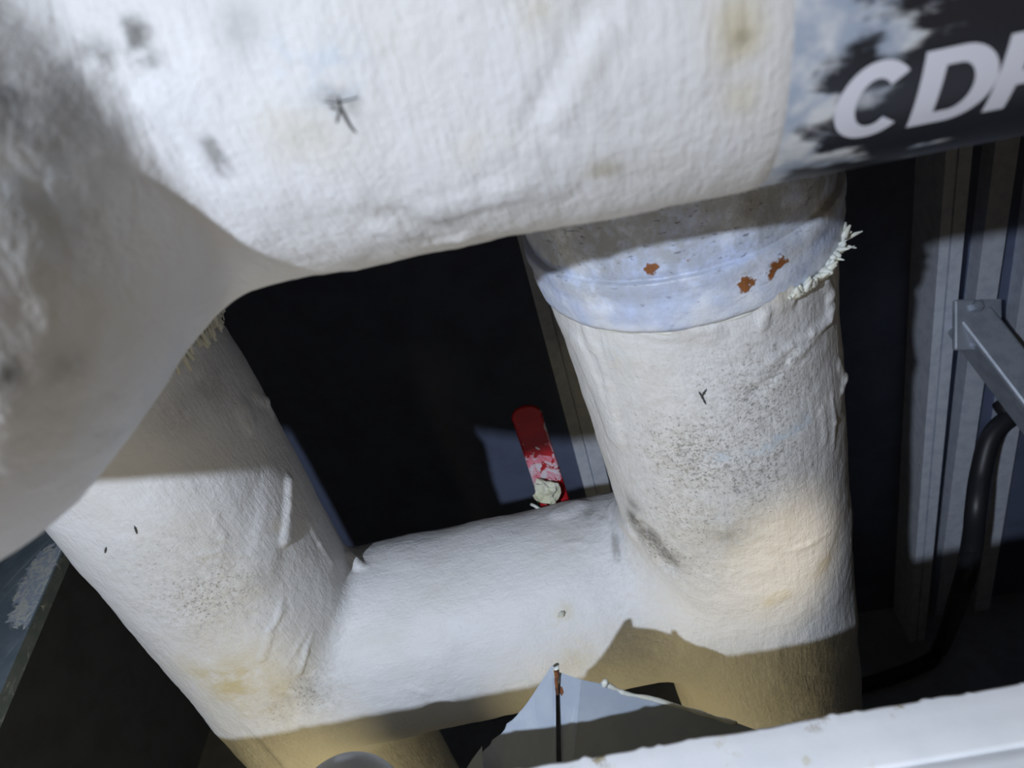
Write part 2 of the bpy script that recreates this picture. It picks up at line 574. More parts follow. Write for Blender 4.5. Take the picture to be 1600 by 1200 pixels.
for pts_, r in (([(528, 150), (533, 170), (548, 198), (556, 207)], .00055), ([(530, 172), (526, 192)], .0004), ([(505, 158), (525, 160), (560, 152)], .0003), ([(515, 166), (528, 172)], .0004)):
    P_ = [on(MAIN_BVH, *q) for q in pts_]
    Sp = spline(P_, 12)
    V, Fc = tube([p_ + unit(CAM - p_) * 0.0002 for p_ in Sp], [r * (0.4 + 0.6 * math.sin(math.pi * min(max(i / (len(Sp) - 1), .05), .95))) for i in range(len(Sp))], 6)
    mesh_obj('stray_fibre', V, Fc, mat_plain('dark_fibre', (0.05, 0.048, 0.045), 0.8), main_root)

for P_, D_, r_ in ((A1, -D1, R1), (K3, unit((K3 - K2) * np.array([1, 0.2, 0.2])), R2)):
    L_ = (XL + 0.001 - P_[0]) / D_[0]
    V, Fc = lathe(P_ - D_ * 0.04, D_, [(0, r_ * .98), (0.05, r_), (L_ + 0.04, r_)], 64)
    mesh_obj('pipe_lagging', V, Fc, M['mastic_main'], main_root)
# printed jacket and letters
M['label_print'] = mat_smeared('label_print', (0.012, 0.014, 0.022), (0.66, 0.68, 0.70), axis=cv((0.2, 1, 0.3)))
th0 = cyl_uv(cyl_hit(1300, 262, P1c, D1, R1), P1c, D1)[1]
_, _, e_dn, e_fr = cyl_uv(cyl_hit(1300, 200, P1c, D1, R1), P1c, D1)
RL = R1 - 0.0001
na, nt = 150, 240
V, Fc = [], []
us = np.concatenate([np.linspace(uL - 0.03, uL + 0.25, na - 6), np.linspace(uL + 0.28, (XR - 0.001 - P1c[0]) / D1[0], 6)])
ths = np.linspace(0, 2 * np.pi, nt, endpoint=False)
UU, TT = np.meshgrid(us, ths, indexing='ij')
V = (P1c + UU.reshape(-1, 1) * D1 + RL * (np.cos(TT).reshape(-1, 1) * e_dn + np.sin(TT).reshape(-1, 1) * e_fr))
for i in range(na - 1):
    for j in range(nt):
        k = (j + 1) % nt
        Fc.append((i * nt + j, (i + 1) * nt + j, (i + 1) * nt + k, i * nt + k))
def uv_at(x, y):
    u_, t_, _, _ = cyl_uv(cyl_hit(x, y, P1c, D1, R1), P1c, D1)
    return u_, t_ * R1
def smear_mask(U, W, L):
    a = np.zeros(len(U))
    for (x, y, ru, rw, s) in L:
        u_, w_ = uv_at(x, y)
        a = np.maximum(a, s * np.exp(-(((U - u_) / ru) ** 2 + ((W - w_) / rw) ** 2)))
    return np.clip(a, 0, 1)
SM = [(1255, 255, .012, .010, 1), (1300, 255, .014, .007, .9), (1240, 120, .012, .03, 1), (1330, 245, .012, .006, .8), (1300, 190, .008, .014, .7), (1275, 215, .016, .016, .8), (1300, 110, .012, .03, .6), (1345, 20, .016, .02, .75), (1395, 130, .012, .02, .4), (1240, 60, .022, .04, 1), (1265, 180, .012, .016, 1), (1250, 235, .010, .012, 1), (1310, 40, .012, .022, .95), (1410, 62, .010, .010, .95),
      (1290, 245, .016, .006, .9), (1345, 250, .012, .004, .8), (1450, 225, .012, .0035, .8), (1420, 245, .008, .003, .7), (1360, 145, .014, .018, .6), (1480, 25, .016, .018, .6), (1540, 175, .008, .004, .65), (1450, 10, .03, .03, .35)]
smear = smear_mask(UU.ravel(), ((TT.ravel() + np.pi) % (2 * np.pi) - np.pi) * R1, SM)
smear = np.maximum(smear, np.clip(1.15 - (UU.ravel() - uL) / 0.022, 0, 1))
lab = mesh_obj('printed_jacket', V, Fc, M['label_print'], main_root, attrs={'smear': smear})
lab['label'] = 'black printed pipe label smeared with white paint'

def letter(kind):
    """strips of quads in letter space (height 1); returns V (n,2), F"""
    V, Fc = [], []
    def strip(outer, inner):
        n0 = len(V)
        for a, b in zip(outer, inner):
            for s in (0, .33, .67, 1): V.append((a[0] + (b[0] - a[0]) * s, a[1] + (b[1] - a[1]) * s))
        for i in range(len(outer) - 1):
            for s in range(3):
                Fc.append((n0 + i * 4 + s, n0 + i * 4 + s + 1, n0 + i * 4 + s + 5, n0 + i * 4 + s + 4))
    def lin(a, b, n=12): return [(a[0] + (b[0] - a[0]) * i / n, a[1] + (b[1] - a[1]) * i / n) for i in range(n + 1)]
    if kind == 'C':
        A = [math.radians(42 + i * 276 / 48) for i in range(49)]
        strip([(0.46 + 0.46 * math.cos(a), 0.5 + 0.515 * math.sin(a)) for a in A], [(0.46 + 0.215 * math.cos(a), 0.5 + 0.315 * math.sin(a)) for a in A])
    else:
        strip(lin((0, 0), (0, 1)), lin((0.25, 0), (0.25, 1)))
        y0, y1, w = (0.0, 1.0, 0.86) if kind == 'D' else (0.36, 1.0, 0.76)
        m, h = (y0 + y1) / 2, (y1 - y0) / 2
        tk = 0.19
        A = [math.radians(-90 + i * 180 / 36) for i in range(1, 36)]
        xs = 0.40
        strip(lin((0.25, y0), (xs, y0), 4) + [(xs + (w - xs) * math.cos(a), m + h * math.sin(a)) for a in A] + lin((xs, y1), (0.25, y1), 4),
              lin((0.25, y0 + tk), (xs, y0 + tk), 4) + [(xs + (w - xs - 0.25) * math.cos(a), m + (h - tk) * math.sin(a)) for a in A] + lin((xs, y1 - tk), (0.25, y1 - tk), 4))
    return np.array(V), Fc
ub, wb = uv_at(1415, 198); ut, wt = uv_at(1440, 82)
LH = abs(wt - wb); sgn = 1 if wt > wb else -1
M['letter'] = mat_smeared('letter_white', (0.70, 0.71, 0.80), (0.60, 0.60, 0.56), axis=D1)
for ch, xl, wl in (('C', 1313, 0.80), ('D', 1415, 0.85), ('P', 1534, 0.85)):
    yl = {'C': 150, 'D': 198, 'P': 172}[ch]
    u0 = uv_at(xl, yl)[0]
    L2, Fl = letter(ch)
    U_ = u0 + L2[:, 0] * LH * wl - L2[:, 1] * LH * (0.07 if ch != 'C' else 0.04); W_ = wb + sgn * L2[:, 1] * LH
    def lift(r): return P1c + U_[:, None] * D1 + r * (np.cos(W_ / R1)[:, None] * e_dn + np.sin(W_ / R1)[:, None] * e_fr)
    Vt = lift(RL + 0.00045)
    o = mesh_obj('letter', Vt, Fl, M['letter'], lab, attrs={'smear': smear_mask(U_, W_, [(1385, 175, .008, .006, .75), (1420, 240, .01, .004, .5)])})
    o['label'] = 'white capital letter ' + ch

# ---------------------------------------------------------------- the two risers and their cross pipe
RR, RLf, RC = 0.0975, 0.097, 0.100
r_a = np.array([0.1340, -0.0563, 0.557]); r_b = np.array([0.2274, 0.1850, 0.7315])
l_a = np.array([-0.2760, 0.1175, 0.672]); l_b = np.array([-0.2274, 0.2920, 0.7986])
vdir_r = unit(unit(r_b - r_a) * 0.5 + _v * 0.5)
vdir_l = unit(l_b - l_a)
RA, LA = cw(r_a), cw(l_a)
VR, VL = cv(vdir_r), cv(vdir_l)
JL = cw(l_b + np.array([0, -0.005, 0])); JR = JL + (cw((0.2344, 0.1730, 0.7500)) - JL) * 0.93
def down_to(P, D, z): return P + D * ((z - P[2]) / D[2])
RA = RA - VR * 0.058
RTOP = RA - VR * 0.012
LTOP = LA - VL * 0.185
RBOT, LBOT = down_to(RA, VR, 0.003), down_to(LA, VL, 0.003)
def f_rise(p):
    a = sd_pipe(p, RTOP, RBOT, lambda t: RR + 0.002 * np.exp(-((t - 0.02) / 0.03) ** 2))
    b = sd_pipe(p, LTOP, LBOT, lambda t: RLf - 0.004 * np.exp(-(t / 0.05) ** 2))
    c = sd_pipe(p, JL, JR, lambda t: RC - 0.020 * t)
    return smin(smin(b, c, 0.016), a, 0.035)
lo = np.minimum.reduce([RTOP, RBOT, LTOP, LBOT, JL, JR]) - 0.12
hi = np.maximum.reduce([RTOP, RBOT, LTOP, LBOT, JL, JR]) + 0.12
lo[2] = -0.01
V, Q = surface_nets(f_rise, lo, hi, 0.0024)
V = polish(f_rise, V)
N = grad(f_rise, V)
tr, qr, _ = seg_coord(V, RA, RBOT)
V0 = V.copy()
V = V + N * (fbm(V0, 18, 2) * 0.0014 + fbm(V0, 95, 2) * 0.0003)[:, None]
RISE_BVH = BVHTree.FromPolygons(V.tolist(), Q.tolist())
# folds and lumps of the lagging: (x0,y0,x1,y1,radius m,height m)
for b in [(450, 755, 445, 840, 0.006, 0.0045), (430, 770, 400, 900, 0.016, 0.002), (545, 870, 560, 885, 0.005, 0.004), (1300, 480, 1240, 560, 0.004, 0.0016), (1240, 560, 1180, 610, 0.003, -0.0012),
          (1318, 570, 1320, 600, 0.006, 0.003), (1225, 460, 1215, 450, 0.010, 0.003), (905, 540, 960, 680, 0.010, 0.0025), (1110, 520, 1040, 500, 0.007, 0.0016), (1010, 830, 1040, 880, 0.010, -0.003),
          (960, 790, 985, 830, 0.008, 0.003), (440, 940, 410, 1030, 0.003, 0.0012), (480, 1010, 470, 1050, 0.002, 0.0012), (900, 790, 880, 800, 0.012, 0.003), (380, 640, 390, 660, .008, .002)]:
    V = V + N * (blobs(V, RISE_BVH, [(*b[:4], b[4], 1.0)]) * b[5])[:, None]
RIDGES = (([(1300, 470), (1292, 500), (1268, 520)], .0022), ([(1268, 520), (1235, 540), (1205, 565)], .0018), ([(1248, 545), (1236, 565), (1225, 580)], .0014),
                ([(1060, 508), (1090, 516), (1120, 512)], .0013), ([(1000, 520), (1040, 528), (1075, 526)], .0012), ([(1222, 430), (1232, 450), (1236, 475)], .0020),
                ([(1185, 470), (1195, 490), (1192, 510)], .0022), ([(1290, 440), (1296, 460), (1294, 480)], .0028), ([(1310, 570), (1318, 590), (1316, 606)], .0026), ([(1300, 620), (1304, 660), (1302, 700)], .0012),
                ([(1285, 640), (1290, 690)], .0010), ([(930, 540), (950, 600), (962, 650)], .0018), ([(915, 510), (925, 545)], .0020),
                ([(450, 760), (447, 800), (450, 838)], .0020), ([(480, 810), (500, 850), (520, 880)], .0014), ([(445, 950), (420, 985), (405, 1030)], .0013), ([(480, 985), (465, 1010), (450, 1035)], .0011), ([(487, 990), (478, 1020), (468, 1050)], .0012),
                ([(545, 862), (556, 876), (568, 886)], .0026), ([(880, 850), (905, 848), (930, 852)], .0009), ([(640, 1075), (660, 1082), (672, 1084)], .0010), ([(300, 870), (340, 862), (380, 866)], .0008), ([(330, 800), (350, 840), (345, 880)], .0009),
                ([(940, 812), (958, 822), (968, 830)], .0016), ([(1235, 860), (1265, 850), (1295, 830)], .0010), ([(360, 1090), (385, 1115), (405, 1130)], .0010), ([(400, 620), (415, 628), (424, 644)], .0028))
for pts_, r in RIDGES:
    for (xa, ya), (xb, yb) in zip(pts_[:-1], pts_[1:]):
        V = V + N * (blobs(V, RISE_BVH, [(xa, ya, xb, yb, max(r * 1.6, 0.0026), 1.0)]) * r * 0.62)[:, None]
attrs = {
    'mould': blobs(V, RISE_BVH, [(1190, 620, .070, .80), (1090, 715, .060, .90), (1180, 720, .075, .80), (1250, 580, .05, .65), (1060, 800, .06, .7), (1030, 860, .035, 1), (1090, 880, .04, .6), (990, 820, .018, .9), (1150, 800, .04, .6), (1010, 650, .04, .35),
                                 (320, 930, .060, .75), (260, 880, .05, .5), (480, 1080, .035, .75), (440, 1110, .03, .6), (230, 850, .04, .3), (930, 830, .04, .4), (970, 880, .04, .4), (560, 870, .03, .4), (240, 1010, .03, .4)]),
    'yellow': blobs(V, RISE_BVH, [(365, 1070, .036, 1), (330, 1060, .028, .8), (430, 1085, .025, .7), (1215, 450, .009, 1), (1060, 465, .02, .4), (1000, 480, .012, .5), (880, 960, .010, .9), (895, 1030, .02, .5), (430, 820, .006, .8), (360, 900, .02, .25), (1290, 880, 1200, 940, .008, .5), (1150, 840, .04, .35), (960, 560, .02, .3)]),
    'smudge': blobs(V, RISE_BVH, [(1010, 840, .013, 1), (990, 810, .010, 1), (1040, 870, .012, .8), (1140, 835, .012, .4), (960, 830, 965, 870, .004, .5), (330, 600, .02, .35), (280, 650, .02, .25), (990, 790, .01, .6), (920, 800, .01, .5), (480, 1080, .03, .25)]),
    'scrape': blobs(V, RISE_BVH, [(1110, 715, 1190, 700, .004, 1), (1190, 700, 1260, 655, .005, 1), (960, 560, .012, .4), (200, 880, .02, .3)]),
}
riser_root = empty('riser_pipes', (float((JL[0] + JR[0]) / 2), float((JL[1] + JR[1]) / 2), 0.0), 'two white lagged riser pipes joined by a cross pipe, below the main pipe', 'pipe')
M['mastic_riser'] = mat_mastic('mastic_riser', VR, 0.16, sscale=210, sdist=0.0013)
M['mastic_cross'] = mat_mastic('mastic_cross', unit(JR - JL), 0.14, sscale=190, sdist=0.0009)
da = sd_pipe(V0, RTOP, RBOT, RR); db = sd_pipe(V0, LTOP, LBOT, RLf); dc = sd_pipe(V0, JL, JR, RC)
own = np.argmin(np.stack([da, db, dc], 1), 1)
VN = vnormals(V, Q)
fo = np.sort(own[Q], axis=1)[:, 1]
for k, nm in ((0, 'riser_lagging'), (1, 'riser_lagging'), (2, 'cross_pipe_lagging')):
    ui, q = split_mesh(V, Q, fo == k)
    mesh_obj(nm, V[ui], q, M['mastic_cross' if k == 2 else 'mastic_riser'], riser_root, attrs={n_: a[ui] for n_, a in attrs.items()}, normals=VN[ui])

# ---- flanged collar at the head of the right riser
t = NT('collar_paint')
rust = t.math('ADD', t.math('MULTIPLY', t.noise(75, 5, 0.62), 0.8), t.math('MULTIPLY', t.noise(300, 3, 0.6), 0.2))
rf = t.ramp(t.math('ADD', rust, t.math('MULTIPLY', t.attr('rust'), 0.55)), 0.86, 0.90)
colr = t.mix(t.ramp(t.noise(30, 4, 0.6), 0.35, 0.68), (0.52, 0.60, 0.82), (0.76, 0.80, 0.88))
colr = t.mix(t.math('MULTIPLY', t.attr('dull'), t.ramp(t.noise(55, 5, 0.7), 0.3, 0.6)), colr, (0.30, 0.30, 0.27))  # mixes in a darker grey, with dark streaks, over the collar's upper part
scr = t.math('MULTIPLY', t.ramp(t.noise(130, 4, 0.7, vec=t.stretch(VR, 3)), 0.60, 0.66), t.attr('dull'))
colr = t.mix(scr, colr, (0.03, 0.03, 0.04))
colr = t.mix(rf, colr, t.mix(t.noise(150, 3), (0.10, 0.035, 0.012), (0.33, 0.12, 0.03)))
nb = t.bump(t.noise(230, 4, 0.65), 0.0009, 0.7)
nb = t.bump(rf, 0.0006, 0.5, nb)
M['collar'] = t.done(colr, 0.34, 0.0, nb, 0.5)
prof = [(-0.10, 0.097), (-0.060, 0.1010), (-0.052, 0.1012), (-0.046, 0.1012), (-0.0345, 0.1008), (-0.0340, 0.1006), (-0.0337, 0.1030), (-0.0333, 0.1044), (-0.0325, 0.1050), (-0.026, 0.1052), (-0.020, 0.1035), (-0.012, 0.1042), (-0.006, 0.1036), (0.0, 0.1028), (0.003, 0.1016), (0.0035, 0.090)]
prof = [(a_ * 1.0 + 0.002, b_) for a_, b_ in prof]
pp = []
for (a_, b_), (c_, d_) in zip(prof[:-1], prof[1:]):
    n_ = max(1, int((c_ - a_) / 0.003))
    for i in range(n_): pp.append((a_ + (c_ - a_) * i / n_, b_ + (d_ - b_) * i / n_))
pp.append(prof[-1])
COLLAR_O = RA
V, Fc = lathe(COLLAR_O, VR, pp, 260, 0.0007, 60)
CB = BVHTree.FromPolygons(V.tolist(), Fc)
attrs = {'rust': blobs(V, CB, [(1165, 442, .011, .85), (1208, 420, .012, .95), (1120, 395, .004, .7), (940, 418, .005, .7), (1015, 420, .007, .8), (1075, 404, .004, .8), (1090, 470, .003, .9), (1105, 462, .003, .8), (950, 412, .008, .5), (930, 415, .006, .45), (960, 430, .006, .45), (1290, 330, .006, .5), (1210, 395, .01, .4)]),
         'dull': blobs(V, CB, [(950, 375, .05, .8), (1050, 350, .05, .8), (1180, 320, .05, .8), (880, 400, .03, .7), (1280, 300, .03, .8)])}
collar = mesh_obj('collar', V, Fc, M['collar'], riser_root, attrs=attrs)
collar['label'] = 'pale blue painted steel collar with rust spots'
# sealant bead and torn lip under the collar
def ring_pt(O, D, t_, r, a):
    d_, e1_, e2_ = frame(D)
    return O + D * t_ + r * (math.cos(a) * e1_ + math.sin(a) * e2_)
def ring_angle(O, D, P):
    d_, e1_, e2_ = frame(D)
    q = P - O
    return math.atan2(q @ e2_, q @ e1_)
a_l = ring_angle(COLLAR_O, VR, on(CB, 900, 440)); a_r = ring_angle(COLLAR_O, VR, on(CB, 1270, 400))
if a_r < a_l and a_l - a_r > math.pi: a_r += 2 * math.pi
if a_r > a_l and a_r - a_l > math.pi: a_l += 2 * math.pi
def proj(P):
    q = WB.T @ (np.asarray(P) - CAM)
    return 800 + F * q[0] / q[2], 600 + F * q[1] / q[2]
sg = 1 if a_r > a_l else -1
cand = [a_r + sg * k * 0.02 for k in range(80)]
a_s = max(cand, key=lambda a: proj(ring_pt(COLLAR_O, VR, 0.0, 0.104, a))[0])
pts, rad = [], []
for i in range(160):
    s = i / 159
    a = a_l + (a_s - a_l) * s
    pts.append(ring_pt(COLLAR_O, VR, 0.0065 + 0.0010 * math.sin(s * 31) * math.sin(s * 7), 0.0992 + 0.0005 * math.sin(s * 57), a))
    rad.append(0.0012 + (0.0016 * abs(math.sin(s * 23)) + 0.0008 * random.random()) * max(0, s - 0.35))
V, Fc = tube(pts, rad, 10)
mesh_obj('sealant_bead', V, Fc, M['sealant'], collar)
parts = []
for i in range(40):
    s = i / 39
    a = a_r - sg * 0.18 + (a_s - sg * 0.02 - a_r + sg * 0.18) * s + random.uniform(-.02, .02)
    p0 = ring_pt(COLLAR_O, VR, 0.006 - 0.012 * max(0, s - 0.45) * random.uniform(-0.5, 1.6), 0.1035, a)
    out = unit(p0 - (COLLAR_O + VR * ((p0 - COLLAR_O) @ VR)))
    L = random.choice((0.001, 0.002, 0.004, 0.008)) * (0.35 + 1.0 * s)
    tip = p0 + out * L + VR * random.uniform(-0.006, 0.001) + np.cross(VR, out) * random.uniform(-.003, .003)
    w = random.uniform(0.0010, 0.0034)
    parts.append(tube([p0 - out * 0.004 + VR * .003, p0 + out * L * 0.3, tip], [w * 1.4, w, w * 0.2], 6))
V, Fc = join(parts)
lip = mesh_obj('torn_sealant_lip', V, Fc, M['sealant'], collar)
lip['kind'] = 'stuff'
# ridges, runs and stray fibres on the mastic
def surf_line(bvh, pts_, r, mat, name, parent, sink=0.4, n=18, jit=0.0):
    P = [on(bvh, x_ + random.uniform(-jit, jit), y_ + random.uniform(-jit, jit)) for x_, y_ in pts_]
    P = [p_ for p_ in P if p_ is not None]
    if len(P) < 2: return
    Sp = spline(P, n)
    Sp = np.array([p_ + unit(CAM - p_) * r * (1 - 2 * sink) for p_ in Sp])
    k = np.linspace(0, 1, len(Sp))
    rr = r * (0.25 + 0.75 * np.sin(np.pi * np.clip(k, 0.02, 0.98)) ** 0.6) * (1 + 0.25 * np.sin(k * 19 + pts_[0][0]))
    V, Fc = tube(Sp, rr, 8)
    return mesh_obj(name, V, Fc, mat, parent)
M['mastic_plain'] = mat_plain('mastic_plain', (0.68, 0.675, 0.67), 0.5, 0, (0.60, 0.585, 0.55), 60, 0.0008, 250)
M['dirt'] = mat_plain('dark_fibre', (0.05, 0.048, 0.045), 0.8)
for pts_ in ([(1092, 612), (1098, 622), (1103, 632)], [(1104, 608), (1096, 620)], [(210, 822), (214, 834)], [(166, 855), (164, 864)]):
    surf_line(RISE_BVH, pts_, .0007, M['dirt'], 'stray_fibre', riser_root, 0.1)
surf_line(RISE_BVH, [(874, 957), (880, 963)], .0035, M['crust'] if 'crust' in M else M['sealant'], 'sealant_crumb', riser_root, 0.2)
for pts_, r in (([(985, 485), (993, 487)], .0028), ([(972, 482), (978, 484)], .0018), ([(905, 463), (910, 466)], .0012), ([(945, 478), (952, 479)], .0010)):
    surf_line(RISE_BVH, pts_, r, M['dirt'], 'hole_in_sealant', riser_root, 0.35)

# ---- frayed head of the left riser: dark bare pipe and torn glass cloth
V, Fc = lathe(LTOP, VL, [(-0.20, 0.082), (0.02, 0.082)], 64)
mesh_obj('bare_pipe', V, Fc, M['dark_pipe'], riser_root)
parts = []
a_f = ring_angle(LTOP, VL, CAM)
for i in range(130):
    a = a_f + random.uniform(-1.6, 1.6)
    p0 = ring_pt(LTOP, VL, random.uniform(0.0, 0.012), 0.0985, a)
    rad_ = unit(p0 - LTOP - VL * ((p0 - LTOP) @ VL))
    side = np.cross(VL, rad_)
    L = random.uniform(0.008, 0.040)
    tip = p0 - VL * L + side * random.uniform(-.006, .006) + rad_ * random.uniform(-0.012, 0.004)
    mid = (p0 + tip) / 2 + rad_ * 0.002 + side * random.uniform(-.003, .003)
    w = random.uniform(0.0005, 0.0022)
    parts.append(tube([p0 + VL * 0.004, mid, tip], [w, w * 0.8, w * 0.15], 5))
V, Fc = join(parts)
fr = mesh_obj('frayed_cloth', V, Fc, M['fibre'], riser_root)
fr['kind'] = 'stuff'

# ---------------------------------------------------------------- red valve lever on the cross pipe
def ray_w(x, y): return cv(((x - 800) / F, (y - 600) / F, 1.0))
lt, lb = px(824, 652, 0.80), px(872, 800, 0.835)
ld = unit(lb - lt)
lview = unit(CAM - lt)
lside = unit(np.cross(ld, lview)); lside = lside if cv((1, 0, 0)) @ lside > 0 else -lside
lnrm = np.cross(lside, ld); lnrm = lnrm if lnrm @ lview > 0 else -lnrm
lside = unit(lside + 0.25 * lnrm); lnrm = unit(lnrm - lside * (lnrm @ lside))
def lever_outline(w, L, top=True, n=12):
    pts = []
    for i in range(n + 1):
        a = math.pi + math.pi * i / n
        pts.append((w * math.cos(a), w * math.sin(a) * 0.85 if top else 0))
    return pts + [(w, L * .5), (w, L), (-w, L), (-w, L * .5)]
def lever_sheet(w, L, off_, th_, start=0.0):
    P = [lt + lside * a + ld * (b + start) + lnrm * off_ for a, b in lever_outline(w, L - start)]
    return sheet(P, th_, lnrm)
LEN = np.linalg.norm(lb - lt)
lever = empty('valve_lever', lb, 'red coated valve lever splashed with white paint, rising from the cross pipe', 'lever')
t = NT('red_vinyl')
pn = t.noise(110, 4, 0.6, dist=0.6)
pf = t.ramp(t.math('ADD', pn, t.math('MULTIPLY', t.attr('paint'), 0.34)), 0.70, 0.76)
vc = t.mix(t.ramp(t.noise(60, 3), 0.4, 0.6), (0.42, 0.010, 0.016), (0.34, 0.008, 0.014))
vc = t.mix(t.math('MULTIPLY', pf, 0.9), vc, t.mix(t.ramp(t.noise(90, 3), 0.42, 0.6), (0.62, 0.20, 0.26), (0.60, 0.56, 0.60)))
M['red'] = t.done(vc, 0.42, 0, t.bump(pf, 0.0005, 0.5), 0.5)
def grid_sleeve(w, L, h):
    """rounded strip sleeve: dense front so the paint mask has vertices to live on"""
    nx, ny = 14, 60
    V, Fc = [], []
    for i in range(ny + 1):
        b = -w * 0.85 + (L + w * 0.85) * i / ny
        ww = w if b > 0 else w * math.sqrt(max(0.0, 1 - (b / (w * 0.85)) ** 2)) + 0.0006
        for j in range(nx * 2):
            a = 2 * math.pi * j / (nx * 2)
            ex = math.copysign(abs(math.cos(a)) ** 0.35, math.cos(a)); ey = math.copysign(abs(math.sin(a)) ** 0.7, math.sin(a))
            V.append(lt + lside * ww * ex + ld * b + lnrm * h * ey * min(1, ww / w + .3))
    m = nx * 2
    for i in range(ny):
        for j in range(m):
            k = (j + 1) % m
            Fc.append((i * m + j, i * m + k, (i + 1) * m + k, (i + 1) * m + j))
    Fc.append(tuple(range(m))[::-1]); Fc.append(tuple(range(ny * m, (ny + 1) * m)))
    return np.array(V), Fc
WL = 0.0165
V, Fc = grid_sleeve(WL, LEN, 0.0035)
rel = V - lt
pb = rel @ ld; pa = rel @ lside
paint = np.clip(np.exp(-((pb - 0.058) / 0.022) ** 2) * 0.95, 0, 1)
paint = np.maximum(paint, 0.9 * np.exp(-((pb - 0.085) / 0.02) ** 2) * (pa < 0.001))
paint = np.where((pb > 0.078) & (pa > -0.002), 0, paint)
paint = np.maximum(paint, 0.8 * ((pa > WL * 0.86) & (pb < 0.05)))
sleeve = mesh_obj('lever_sleeve', V, Fc, M['red'], lever, attrs={'paint': paint})
V, Fc = tube([lb - ld * 0.01, lb + ld * 0.03], 0.006, 12)
mesh_obj('lever_shank', V, Fc, M['steel'], lever)
# flake of dried sealant stuck on the lever
M['crust'] = mat_plain('dried_sealant', (0.58, 0.58, 0.40), 0.7, 0, (0.66, 0.66, 0.56), 120, 0.0015, 260)
bm = bmesh.new()
bmesh.ops.create_icosphere(bm, subdivisions=3, radius=1.0)
cc = px(853, 772, 0.808)
V = []
for v in bm.verts:
    q = np.array(v.co)
    k = 1 + 0.55 * float(noise(np.array([q * 1.7 + 3]))[0]) + 0.25 * float(noise(np.array([q * 5.1]))[0])
    V.append(cc + (lside * q[0] * 0.0125 + ld * q[1] * 0.0135 + lnrm * q[2] * 0.006) * k)
Fc = [[w.index for w in f.verts] for f in bm.faces]
bm.free()
mesh_obj('dried_sealant_flake', V, Fc, M['crust'], lever, smooth=False)
# curled scraps of mastic skin where the lever leaves the lagging
parts = []
for (x0, y0, x1, y1, xm, ym, r) in [(885, 795, 925, 797, 905, 788, 0.0022), (925, 797, 905, 800, 918, 791, 0.0018), (838, 792, 870, 796, 850, 800, 0.002), (935, 800, 955, 812, 944, 806, 0.003), (830, 788, 850, 800, 838, 792, .0016)]:
    parts.append(tube(spline([px(x0, y0, 0.79), px(xm, ym, 0.785), px(x1, y1, 0.79)], 10), r, 7))
V, Fc = join(parts)
sk = mesh_obj('curled_mastic_skin', V, Fc, M['sealant'], lever)
sk['kind'] = 'stuff'

# ---------------------------------------------------------------- opening: white sill board
t = NT('white_sill')
sc = t.mix(t.ramp(t.noise(18, 4, 0.6), 0.40, 0.70), (0.85, 0.86, 0.88), (0.78, 0.80, 0.82))
sc = t.mix(t.math('MULTIPLY', t.ramp(t.noise(45, 4, 0.6), 0.62, 0.72), 0.6), sc, (0.62, 0.58, 0.42))
sc = t.mix(t.math('MULTIPLY', t.attr('chip'), t.ramp(t.noise(70, 4, 0.6), 0.56, 0.68)), sc, (0.38, 0.32, 0.20))
M['sill'] = t.done(sc, 0.35, 0, t.bump(t.noise(160, 3), 0.0003, 0.4), 0.5)
s0, s1 = px(-700, 1460, 0.44), px(2100, 975, 0.384)
sx = unit(s1 - s0)
sy = unit(np.array([0, -1.0, 0]) - sx * (-sx[1]))          # towards the camera
sz = unit(np.cross(sx, sy)); sz = sz if sz[2] > 0 else -sz
SL = np.linalg.norm(s1 - s0)
GX = 0.007
prof = [(0.0, -0.018), (-0.0005, -0.006), (0.0005, -0.0015), (0.003, 0.0), (0.010, 0.0), (0.017, 0.0), (0.0215 + GX, -0.0002), (0.0225 + GX, -0.0028), (0.0245 + GX, -0.0032), (0.026 + GX, -0.001), (0.031 + GX, 0.0), (0.08, 0.0), (0.20, 0.0), (0.20, -0.018)]
ns = 700
V, Fc, chip = [], [], []
for i in range(ns + 1):
    b = s0 + sx * SL * i / ns
    e = 0.0010 * float(noise(np.array([[i * 0.09, 0.3, 0.7]]))[0]) + 0.0016 * max(0.0, float(noise(np.array([[i * 0.17, 5.3, 0.7]]))[0]) - 0.25) * 2
    for k, (a, c) in enumerate(prof):
        V.append(b + sy * (a - (e if k < 4 else 0)) + sz * c)
        chip.append(1.0 if k < 4 else 0.0)
m = len(prof)
for i in range(ns):
    for k in range(m):
        l = (k + 1) % m
        Fc.append((i * m + k, i * m + l, (i + 1) * m + l, (i + 1) * m + k))
Fc.append(tuple(range(m))); Fc.append(tuple(range(ns * m, (ns + 1) * m))[::-1])
sill = mesh_obj('trim_1', V, Fc, M['sill'], smooth=True, attrs={'chip': chip}, root=(s0 + s1) / 2)
tag(sill, 'white painted sill board with a chipped edge along the shaft opening', 'sill', kind='structure')
sill.modifiers.new('ws', 'WEIGHTED_NORMAL')

